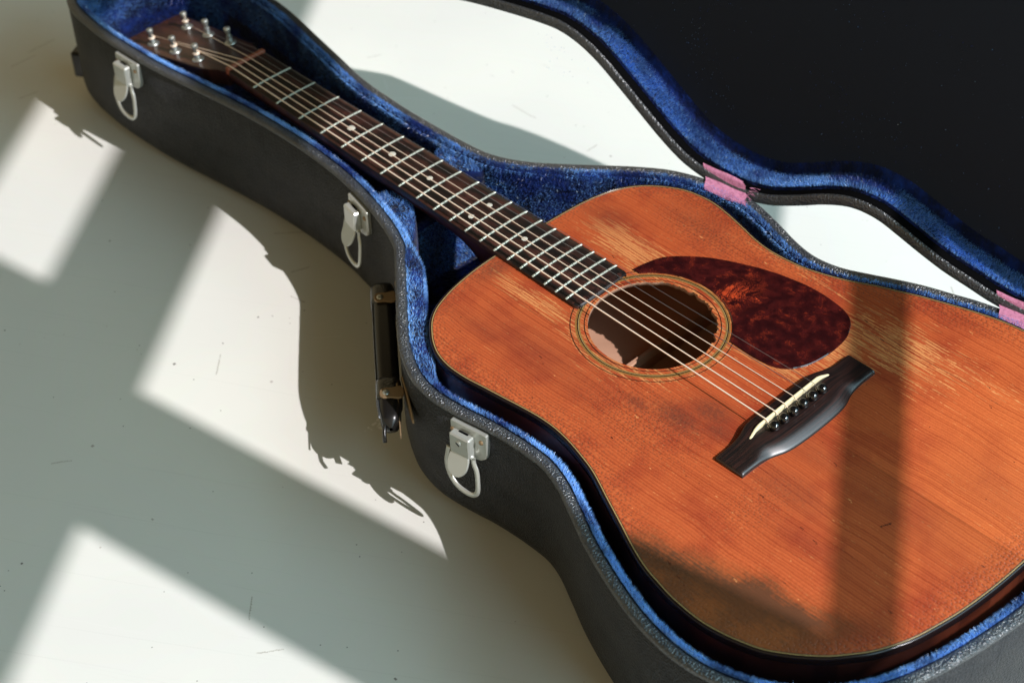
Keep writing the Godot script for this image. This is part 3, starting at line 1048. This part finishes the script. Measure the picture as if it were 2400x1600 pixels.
# short velvet fibres on the lining
func build_pile(root: Node3D, rim: PackedVector2Array) -> void:
	var f := FastNoiseLite.new()
	f.seed = 8
	f.frequency = 0.017
	f.fractal_octaves = 3
	var f2 := FastNoiseLite.new()
	f2.seed = 9
	f2.frequency = 0.012
	var st := begin(true)
	org = Vector3.ZERO
	vx(st, Vector3(-0.00024, 0, 0)); vx(st, Vector3(0, 0.0030, 0.0005)); vx(st, Vector3(0.00024, 0, 0))
	st.generate_normals()
	var blade := st.commit()
	org = root.position
	var buf := PackedFloat32Array()
	var r := RandomNumberGenerator.new()
	r.seed = 99
	var add := func(p: Vector3, nrm: Vector3, lean: Vector3, len: float, light_bias := 0.0) -> void:
		var mm := p * 1000.0
		var a := f.get_noise_3d(mm.x, mm.y, mm.z)
		var b := f2.get_noise_3d(mm.x, mm.y, mm.z)
		var y := (nrm + lean * (0.5 + a * 1.6) + Vector3(r.randf_range(-1, 1), r.randf_range(-1, 1), r.randf_range(-1, 1)) * 0.42).normalized()
		var x := y.cross(Vector3(r.randf_range(-1, 1), r.randf_range(-1, 1), r.randf_range(-1, 1))).normalized()
		var z := x.cross(y)
		y *= len * r.randf_range(0.7, 1.25)
		var q := p - org
		buf.append_array(PackedFloat32Array([x.x, y.x, z.x, q.x, x.y, y.y, z.y, q.y, x.z, y.z, z.z, q.z]))
		var t := clampf(0.52 + light_bias + a * 1.5 + b * 0.35 + r.randf_range(-0.26, 0.26), 0, 1)
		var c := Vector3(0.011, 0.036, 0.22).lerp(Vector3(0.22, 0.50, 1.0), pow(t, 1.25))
		if r.randf() < 0.06 * t * t:  # near-white fibres, painted sparkles of light on the velvet
			c = Vector3(0.62, 0.82, 1.0)
		buf.append_array(PackedFloat32Array([c.x, c.y, c.z, 1.0]))
	# body lining: dense near the rim, thinner deeper down
	var nn := inward(rim)
	var n := rim.size()
	for i in n:
		var p0 := rim[i]
		var p1 := rim[(i + 1) % n]
		var inn := nn[i]
		var seg := p0.distance_to(p1)
		var treb := (p0.y < 0 and p0.x > 230 and p0.x < 720) or (p0.y > 0 and p0.x > 225 and p0.x < 440) or p0.x < -150
		for k in int(seg * (120 if treb else 70)):
			var s := r.randf()
			var d := r.randf()
			var p := p0.lerp(p1, s)
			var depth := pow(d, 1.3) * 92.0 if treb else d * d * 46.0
			var prof_in := 0.0
			var prof_y := 0.0
			var nr := Vector3(inn.x, 0, inn.y)
			if depth < 4.0:
				prof_in = 8.6 + depth
				prof_y = -7.0 - depth * depth * 0.10
				nr = (nr * (depth * 0.12) + Vector3.UP).normalized()
			else:
				prof_in = 13.0
				prof_y = -8.5 - (depth - 4.0)
				nr = (nr + Vector3.UP * 0.15).normalized()
			var w := padding(p) * smoothstep(0.0, 5.0, depth) * smoothstep(84.0, 30.0, depth)
			if w > 0.1 and depth < 14.0:
				nr = (nr + Vector3.UP * 0.8).normalized()
			var q := p + inn * (prof_in + w)
			prof_y -= w * 0.25
			add.call(V(q.x, prof_y, q.y), nr, Vector3(inn.y * 0.4, 0.6, -inn.x * 0.4), 1.0, 0.22 if depth < 8.0 else (-0.05 if treb else -0.2))  # rim fibres lightened, deeper ones darkened: light and shade in the colour
	# tops of the neck rests
	for s in [1, -1]:
		var o := rest_outline(s)
		var inner := inset(o, 1.0)
		for k in 9000:
			var q := Vector2(r.randf_range(210, 298), s * r.randf_range(20, 84))
			if Geometry2D.is_point_in_polygon(q, inner):
				add.call(V(q.x, -13.2 + 1.6 * sin(q.x * 0.21) * cos(q.y * 0.25), q.y), Vector3.UP, Vector3(0.6, 0, 0.5), 1.15, 0.3)  # lighter fibre colour paints the tops as brightly lit
	# the end wall of the small compartment under the neck
	for k in 9000:
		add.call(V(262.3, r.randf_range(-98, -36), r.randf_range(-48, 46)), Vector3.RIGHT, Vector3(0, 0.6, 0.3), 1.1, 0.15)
	# hinge side of the lid lining
	var u2 := Vector2(HU.x, HU.z)
	var n2 := Vector2(HN.x, HN.z)
	for i in n:
		var p0: Vector2 = rim[i] - Vector2(HX, HZ)
		if p0.dot(n2) > 130.0 or p0.dot(u2) < -480:
			continue
		var p1: Vector2 = rim[(i + 1) % n] - Vector2(HX, HZ)
		for k in int(p0.distance_to(p1) * 85):
			var s := r.randf()
			var p := (p0.lerp(p1, s)) + nn[i] * 12.4
			var d := r.randf_range(10.8, 37.0)
			var at := lid_place(p.dot(u2) + LID_SHIFT, d, p.dot(n2))
			var nr := (lid_place(p.dot(u2) + LID_SHIFT + nn[i].dot(u2), d, p.dot(n2) + nn[i].dot(n2)) - lid_place(p.dot(u2) + LID_SHIFT, d, p.dot(n2))).normalized()
			add.call(at, nr, Vector3(0.5, 0.2, 0.5), 1.05, 0.30 if d < 20.0 else 0.06)  # highlight on the rolled front edge painted as lighter fibres
	# a few stray fibres that catch light on the lid panel
	for k in 2600:
		var a := r.randf_range(-240, 330)
		var p := r.randf_range(14, 190)
		if r.randf() < 0.12 or f2.get_noise_2d(a * 0.9, p * 0.9) > 0.12 and r.randf() < 0.9 - a * 0.002:
			add.call(lid_place(a, 36.8, p), lid_place(0, -1, 0) * 1000 - lid_place(0, 0, 0) * 1000, Vector3(0.7, 0.5, 0), 0.5, -0.25)
	var mm := MultiMesh.new()
	mm.transform_format = MultiMesh.TRANSFORM_3D
	mm.use_colors = true
	mm.mesh = blade
	mm.instance_count = buf.size() / 16
	mm.buffer = buf
	var o := MultiMeshInstance3D.new()
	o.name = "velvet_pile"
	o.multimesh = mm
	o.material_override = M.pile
	o.set_meta("kind", "stuff")
	root.add_child(o, true)


# ------------------------------------------------------------------ the guitar
func fret_x(n: float) -> float:
	return 645.0 * (1.0 - pow(2.0, -n / 12.0))


func board_half(x: float) -> float:
	return (42.9 + (54.0 - 42.9) * x / 322.5) / 2


func board_y(x: float, z: float) -> float:
	return 0.004 * maxf(0, 357.7 - x) - z * z / 800.0 + 0.3


func build_guitar() -> void:
	var root := base("acoustic_guitar", V(510, -98.5, 0), "worn orange acoustic guitar with dark red pickguard lying face up in the case", "guitar")
	var bass := guitar_bass()
	var treb := guitar_treble()
	var pl := world_place
	var tx := soundboard_textures(bass, treb)
	var wood: StandardMaterial3D = M.top
	wood.albedo_texture = tx[0]
	wood.heightmap_enabled = true
	wood.heightmap_texture = tx[1]
	wood.heightmap_scale = 0.16
	wood.clearcoat_enabled = true
	wood.clearcoat = 0.5
	wood.clearcoat_roughness = 0.14
	var rect := Rect2(TX, TZ, TW, TH)
	var hc := Vector2(509, 0)

	# two bookmatched halves, each with half of the soundhole cut out
	var sb := smooth(bass, false, 4.0)
	var stt := smooth(treb, false, 4.0)
	var whole := PackedVector2Array()
	for p in sb:
		whole.append(p)
	for i in range(stt.size() - 2, 0, -1):
		whole.append(stt[i])
	var torn := FastNoiseLite.new()
	torn.seed = 17
	torn.frequency = 0.07
	torn.fractal_octaves = 3
	var hole_r := func(a: float) -> float:
		# torn rim on the treble side
		var k := clampf(-sin(a) * 1.3 + 0.35 * cos(a), 0, 1)
		var q := Vector2(cos(a), sin(a)) * 60.0
		return 50.9 + k * (torn.get_noise_2d(q.x, q.y) * 3.0 + torn.get_noise_2d(q.x * 4.1, q.y * 4.1) * 1.8 - 0.3)
	var st := begin()
	for s in [1, -1]:
		var o := PackedVector2Array()
		var edge := sb if s > 0 else stt
		var nn := inward(whole)
		for i in edge.size():
			var p := edge[i]
			var w := i if s > 0 else (0 if i == 0 else whole.size() - i)
			if i > 0 and i < edge.size() - 1:
				p += nn[w % whole.size()] * 3.0
			elif i == 0:
				p.x += 3.0
			else:
				p.x -= 3.0
			o.append(p)
		for k in 121:
			var a: float = s * PI * k / 120.0
			var r: float = hole_r.call(a)
			o.append(hc + Vector2(cos(a), sin(a)) * r if k > 0 and k < 120 else hc + Vector2(cos(a) * r, 0))
		fill(st, o, TOPY, pl, rect)
	put("soundboard", st, M.top, root)
	# the cut edge of the soundhole and the inner face of the top
	st = begin()
	var rows := []
	for k in 120:
		var a := TAU * k / 120
		var r: float = hole_r.call(a if a <= PI else a - TAU)
		var row := PackedVector3Array()
		row.append(V(hc.x + cos(a) * r, TOPY, hc.y + sin(a) * r))
		row.append(V(hc.x + cos(a) * (r - 0.1), TOPY - 3.2, hc.y + sin(a) * (r - 0.1)))
		row.append(V(hc.x + cos(a) * (r + 26), TOPY - 3.4, hc.y + sin(a) * (r + 26)))
		rows.append(row)
	grid(st, rows, true)
	put("soundhole_edge", st, M.inner, root)

	# sides, back, binding and purfling
	st = begin()
	sweep(st, whole, [Vector2(0.2, TOPY - 5), Vector2(0.2, -40), Vector2(0.4, -70), Vector2(1.0, -94)], pl)
	put("side", st, M.side, root)
	st = begin()
	sweep(st, whole, [Vector2(1.0, -94), Vector2(2.0, -96.5), Vector2(6, -97.5), Vector2(40, -98.5)], pl)
	fill(st, inset(whole, 38), -98.5, pl)
	put("back", st, M.side, root)
	st = begin()
	sweep(st, whole, [Vector2(3.6, TOPY - 8), Vector2(3.0, -88), Vector2(4, -92)], pl)
	fill(st, inset(whole, 4), -92, pl)
	put("inside_face", st, M.inner, root)
	for x in [474.0, 590.0, 720.0]:
		st = begin(true)
		var hwb := half_width(bass, x) - 8
		var o := PackedVector2Array([Vector2(-5, 0), Vector2(5, 0), Vector2(4.4, 9), Vector2(1.5, 14), Vector2(-1.5, 14), Vector2(-4.4, 9)])
		plate(st, o, -hwb, hwb, 0.3, func(a, y, b): return V(x + a, -92 + b, y))
		put("back_brace", st, M.inner, root)
	st = begin()
	sweep(st, whole, [Vector2(0.1, TOPY - 7), Vector2(-0.15, TOPY - 4), Vector2(-0.1, TOPY - 1.0), Vector2(0.4, TOPY - 0.1), Vector2(1.0, TOPY + 0.12), Vector2(1.9, TOPY + 0.1), Vector2(1.9, TOPY - 1)], pl)
	put("binding", st, M.binding, root)
	st = begin()
	sweep(st, whole, [Vector2(1.9, TOPY - 1), Vector2(1.9, TOPY + 0.08), Vector2(2.7, TOPY + 0.08), Vector2(2.7, TOPY - 1)], pl)
	put("purfling", st, M.purfling, root)
	st = begin()
	sweep(st, whole, [Vector2(2.7, TOPY - 1), Vector2(2.7, TOPY + 0.05), Vector2(3.3, TOPY + 0.05), Vector2(3.3, TOPY - 1)], pl)
	put("purfling", st, M.purf_dark, root)

	# rosette: thin inlaid rings
	var ros := group("rosette", root)
	for q in [[53.2, 53.9, "purf_dark"], [56.9, 57.6, "olive"], [57.6, 57.9, "purf_dark"], [57.9, 58.4, "purfling"], [58.4, 59.4, "purf_dark"], [59.3, 59.9, "olive"], [59.9, 60.2, "purf_dark"], [60.2, 60.9, "olive"], [64.4, 65.1, "purf_dark"]]:
		st = begin()
		rows = []
		for k in 145:
			var a := TAU * k / 144
			var row := PackedVector3Array()
			for r in [q[0], q[1]]:
				row.append(V(hc.x + cos(a) * r, TOPY + 0.12, hc.y + sin(a) * r))
			rows.append(row)
		grid(st, rows)
		put("inlay_ring", st, M[q[2]], ros)

	build_pickguard(root)
	build_bridge(root)
	build_neck(root)
	build_strings(root)


func build_pickguard(root: Node3D) -> void:
	var pts := []
	for q in [[452.5, -36.5], [453, -43], [455, -52], [458, -62], [464, -71], [473, -80], [484, -89], [499, -98], [516, -106], [533, -112.5], [553, -117.5], [570, -120], [585, -120], [598, -118.5], [608, -116], [615, -112], [621, -105], [626.5, -93], [628.5, -78], [628, -62], [625, -48], [620, -38], [614, -32], [606, -28], [592, -26], [577, -26], [566, -26.5]]:
		pts.append(Vector2(q[0], q[1]))
	var o := smooth(pts, false, 3.0)
	# back along the rosette
	for k in 23:
		var a := lerpf(atan2(-26.5, 566 - 509.0), atan2(-39.0, 456.5 - 509.0), k / 22.0)
		o.append(Vector2(509, 0) + Vector2(cos(a), sin(a)) * 61.9)
	var st := begin(true)
	plate(st, o, TOPY + 0.02, TOPY + 1.1, 0.6, world_place, Rect2(452, -124, 180, 104))
	put("pickguard", st, M.tortoise, root)


func build_bridge(root: Node3D) -> void:
	var br := group("bridge", root)
	# height field over the outline: flat wings, a raised belly and a slope behind the pins
	var front := smooth([Vector2(-76.2, 641.5), Vector2(-60, 641.2), Vector2(-48, 640), Vector2(-38, 636.5), Vector2(-26, 635.6), Vector2(0, 635.4), Vector2(26, 635.6), Vector2(38, 636.5), Vector2(48, 640), Vector2(60, 641.2), Vector2(76.2, 641.5)], false, 2.0)
	var back := [Vector2(-76.2, 667.2), Vector2(-58, 667.4), Vector2(-46, 669), Vector2(-34, 673.2), Vector2(-20, 675), Vector2(0, 675.6), Vector2(20, 675), Vector2(34, 673.2), Vector2(46, 669), Vector2(58, 667.4), Vector2(76.2, 667.2)]
	var bc := smooth(back, false, 2.0)
	var yat := func(z: float, x: float, xf: float, xb: float) -> float:
		var k := smoothstep(62.0, 44.0, absf(z))
		var hh := lerpf(4.2, 6.6, k)
		var f := (x - xf) / (xb - xf)
		var e := minf(x - xf, xb - x)
		var y := hh
		var q := x - (xb - lerpf(2.5, 8.0, k))
		y -= 0.345 * (sqrt(q * q + 14.0) + q) * k + 0.25 * (sqrt(q * q + 3.0) + q) * (1.0 - k)
		if e < 1.4:
			y -= (1.4 - e) * (1.4 - e) * 0.35
		return TOPY + y
	var rows := []
	var n := 77
	for i in n:
		var z := -76.2 + 152.4 * i / (n - 1)
		var xf := 0.0
		var xb := 0.0
		for q in front.size() - 1:
			if z >= front[q].x - 0.01 and z <= front[q + 1].x + 0.01:
				xf = lerpf(front[q].y, front[q + 1].y, (z - front[q].x) / maxf(0.01, front[q + 1].x - front[q].x))
		for q in bc.size() - 1:
			if z >= bc[q].x - 0.01 and z <= bc[q + 1].x + 0.01:
				xb = lerpf(bc[q].y, bc[q + 1].y, (z - bc[q].x) / maxf(0.01, bc[q + 1].x - bc[q].x))
		var row := PackedVector3Array()
		row.append(V(xf, TOPY, z))
		for j in 25:
			var f := j / 24.0
			f = f * f * (3 - 2 * f) * 0.4 + f * 0.6
			var x := lerpf(xf, xb, f)
			var y: float = yat.call(z, x, xf, xb)
			if i == 0 or i == n - 1:
				y -= 0.5
			row.append(V(x, y, z))
		row.append(V(xb, TOPY, z))
		rows.append(row)
	var st := begin()
	grid(st, rows, false, 1.0 / 76, 1.0 / 26)
	for e in [0, n - 1]:
		var row: PackedVector3Array = rows[e]
		for j in range(1, row.size() - 2):
			vx(st, row[0]); vx(st, row[j]); vx(st, row[j + 1])
	put("bridge_base", st, M.bridge, br)
	# bone saddle, its ends dropping into the slot
	rows = []
	for i in 41:
		var z := -46.0 + 94.0 * i / 40
		var x := 645.6 + (z * 0.022)
		if absf(z) > 38:
			x += (absf(z) - 38) * 0.22
		var up := 6.2 - maxf(0, absf(z) - 34) * 0.30 + 0.4 * cos(z * 0.05)
		var row := PackedVector3Array()
		for q in [[-1.05, 1.5], [-1.05, up - 0.5], [-0.6, up], [0.6, up], [1.05, up - 0.5], [1.05, 1.5]]:
			row.append(V(x + q[0], q[1], z))
		rows.append(row)
	st = begin(true)
	grid(st, rows)
	for e in [0, 40]:
		var row: PackedVector3Array = rows[e]
		quad(st, row[0], row[1], row[4], row[5])
	put("saddle", st, M.ivory, br)
	for i in 6:
		var z: float = (2.5 - i) * 11.0
		st = begin()
		var prof := [Vector2(2.4, -1.0), Vector2(2.5, 1.2)]
		for k in 9:
			var a := -0.75 + (PI / 2 + 0.75) * k / 8
			prof.append(Vector2(4.1 * cos(a), 4.0 + 3.6 * sin(a)))
		lathe(st, V(654.5, 2.2, z), Vector3(0.18, 1, 0).normalized(), prof, 20)
		put("bridge_pin", st, M.pin, br)


func build_neck(root: Node3D) -> void:
	# neck shaft and heel
	var st := begin()
	var rows := []
	for i in 45:
		var x := lerpf(-4, 362, i / 44.0)
		var w := board_half(x) - 0.2
		var dep := 15.0 + 4.0 * x / 350.0
		if x > 300:
			dep += pow((x - 300) / 62.0, 1.8) * 62.0
		var row := PackedVector3Array()
		for j in 15:
			var a := PI * j / 14
			row.append(V(x, 0.004 * maxf(0, 357.7 - x) - 6.2 - sin(a) * dep, cos(a) * w))
		rows.append(row)
	grid(st, rows)
	put("neck_shaft", st, M.neck, root)
	# fingerboard with a curved face and rounded end corners
	var fb := group("fingerboard", root)
	st = begin()
	rows = []
	var xs := []
	for i in 50:
		xs.append(454.0 * i / 50)
	xs.append_array([450.0, 452.4, 454.2, 455.0])
	for x in xs:
		var w := board_half(x)
		if x > 450:
			w -= 2.6 * (1.0 - sqrt(maxf(0, 1.0 - pow((x - 450) / 5.0, 2))))
		var row := PackedVector3Array()
		row.append(V(x, board_y(x, w) - 6.6, w))
		row.append(V(x, board_y(x, w) - 1.0, w))
		for j in 11:
			var z := w * (1.0 - 2.0 * j / 10) * 0.985
			row.append(V(x, board_y(x, z) - (0.25 if j == 0 or j == 10 else 0.0) - (0.35 if x > 454 else 0.0), z))
		row.append(V(x, board_y(x, w) - 1.0, -w))
		row.append(V(x, board_y(x, w) - 6.6, -w))
		rows.append(row)
	grid(st, rows, false, 1.0 / 50, 1.0 / 14)
	var last: PackedVector3Array = rows[-1]
	for j in range(1, last.size() - 2):
		vx(st, last[0]); vx(st, last[j]); vx(st, last[j + 1])
	put("board", st, M.rosewood, fb)
	for k in range(1, 21):
		var x := fret_x(k)
		var w := board_half(x)
		st = begin()
		rows = []
		for i in 15:
			var z := lerpf(-w, w, i / 14.0)
			var e := 0.35 if (i == 0 or i == 14) else 0.0
			var row := PackedVector3Array()
			for j in 8:
				var a := PI * j / 7
				row.append(V(x + cos(a) * 0.95, board_y(x, z) + sin(a) * (0.95 - e) - 0.02, z))
			rows.append(row)
		grid(st, rows)
		for e in [0, 14]:
			var row: PackedVector3Array = rows[e]
			for j in range(1, 7):
				vx(st, row[0]); vx(st, row[j]); vx(st, row[j + 1])
		put("fret", st, M.fret, fb)
	for q in [[5, 0.0, 3.6], [7, 0.0, 3.3], [9, 0.0, 2.7], [12, 10.5, 2.6], [12, -10.5, 2.6], [15, 0.0, 2.6]]:
		var x := (fret_x(q[0]) + fret_x(q[0] - 1)) / 2
		st = begin()
		lathe(st, V(x, board_y(x, q[1]) - 0.4, q[1]), Vector3.UP, [Vector2(0, 0.52), Vector2(q[2] - 0.3, 0.52), Vector2(q[2], 0.45), Vector2(q[2], 0)], 22)
		put("position_dot", st, M.pearl, fb)
	st = begin(true)
	block(st, V(-2.4, 0.2, 0), Vector3(1, 0, 0), Vector3.UP, Vector3(0, 0, 1), Vector3(4.6, 7.2, 43.4), 0.6)
	put("nut", st, mat(Color8(150, 84, 60), 0.4), root)

	# headstock, tilted back, with open tuning machines
	var hs := group("headstock", root)
	var tilt := deg_to_rad(12.5)
	var at := func(x: float, y: float, z: float) -> Vector3: return V(-4 + (x + 4) * cos(tilt) - y * sin(tilt), -0.6 + (x + 4) * sin(tilt) + y * cos(tilt), z)
	var ho := PackedVector2Array()
	for q in [Vector2(-4, -21.6), Vector2(-14, -22.5), Vector2(-24, -26.5), Vector2(-33, -29.0), Vector2(-60, -30.5), Vector2(-100, -32.8), Vector2(-160, -35.5), Vector2(-163.5, -34.5), Vector2(-165, -30), Vector2(-165.6, 0), Vector2(-165, 30), Vector2(-163.5, 34.5), Vector2(-160, 35.5), Vector2(-100, 32.8), Vector2(-60, 30.5), Vector2(-33, 29.0), Vector2(-24, 26.5), Vector2(-14, 22.5), Vector2(-4, 21.6)]:
		ho.append(q)
	st = begin(true)
	plate(st, ho, -15.0, 0.0, 0.7, at, Rect2(-168, -38, 168, 76))
	put("head_plate", st, M.head, hs)
	for s in [1, -1]:
		for x in [-53.0, -90.5, -128.0]:
			var z: float = s * (19.2 + (x + 53.0) * -0.012)
			st = begin()
			lathe(st, at.call(x, 0, z), Vector3(-sin(tilt), cos(tilt), 0), [Vector2(3.0, 2.0), Vector2(5.1, 1.7), Vector2(5.9, 0.7), Vector2(6.1, -0.2)], 20)
			put("bushing", st, M.nickel, hs)
			st = begin()
			lathe(st, at.call(x, 0, z), Vector3(-sin(tilt), cos(tilt), 0), [Vector2(3.0, 0), Vector2(2.8, 5), Vector2(2.1, 8.2), Vector2(2.2, 10.5), Vector2(3.2, 13.0), Vector2(3.3, 15.2), Vector2(2.7, 16.0), Vector2(0, 16.1)], 18)
			put("tuning_post", st, M.nickel, hs)
			st = begin()
			lathe(st, at.call(x - 2, -17, s * 34.0), Vector3(0, 0, s), [Vector2(2.0, -8), Vector2(2.2, 0), Vector2(5.5, 2), Vector2(6.4, 8), Vector2(5.0, 11), Vector2(0, 12)], 14)
			put("tuner_button", st, M.handle, hs)


func build_strings(root: Node3D) -> void:
	var tilt := deg_to_rad(12.5)
	var hat := func(x: float, y: float, z: float) -> Vector3: return V(-4 + (x + 4) * cos(tilt) - y * sin(tilt), -0.6 + (x + 4) * sin(tilt) + y * cos(tilt), z)
	var radii := [0.62, 0.52, 0.42, 0.33, 0.21, 0.17]
	for i in 6:
		var zs := (2.5 - i) * 10.9
		var zn := (2.5 - i) * 7.15
		var r: float = radii[i]
		var pts := []
		pts.append(V(654, 3.0, zs * 1.01))
		pts.append(V(650.6, 4.4, zs * 1.005))
		var top := 6.2 - maxf(0, absf(zs) - 34) * 0.3 + 0.4 * cos(zs * 0.05) + r
		pts.append(V(646.6, top, zs))
		pts.append(V(644.6, top, zs))
		pts.append(V(300, lerpf(3.6, top, (300.0 + 2.4) / 647.0) + 0.2 * r, lerpf(zn, zs, 302.4 / 647.0)))
		pts.append(V(-0.6, 3.8 + r * 0.4, zn))
		pts.append(V(-3.6, 3.7 + r * 0.4, zn))
		# to its post: bass side posts, the low string nearest the nut
		var s := 1.0 if i < 3 else -1.0
		var px: float = [-53.0, -90.5, -128.0, -128.0, -90.5, -53.0][i]
		var pz: float = s * (19.2 + (px + 53.0) * -0.012)
		var post: Vector3 = hat.call(px, 7.4, pz - s * 2.9)
		pts.append(pts[-1].lerp(post, 0.5))
		pts.append(post)
		var st := begin()
		tube(st, pts, r, 8)
		# windings on the post and a cut end standing up
		var wind := []
		for k in 30:
			var a := TAU * k / 10.0 - s * PI / 2
			wind.append(hat.call(px + cos(a) * 3.0 * s, 7.4 - k * 0.055, pz + sin(a) * 3.0))
		tube(st, wind, r, 6)
		tube(st, [wind[0], hat.call(px + 3.4, 10.0, pz + 1.0), hat.call(px + 3.2, 15.5, pz + 0.4)], r, 6)
		put("string", st, M.bronze if i < 4 else M.steel, root)
		# loop of the ball end round its pin
		st = begin()
		var loop := []
		for k in 9:
			var a := PI * 0.62 + PI * 0.76 * k / 8
			loop.append(V(654.5 + cos(a) * 4.3, 5.6 + 0.3 * sin(k), (2.5 - i) * 11.0 + sin(a) * 4.3))
		tube(st, loop, 0.22, 6)
		put("string_end", st, M.bronze, root)
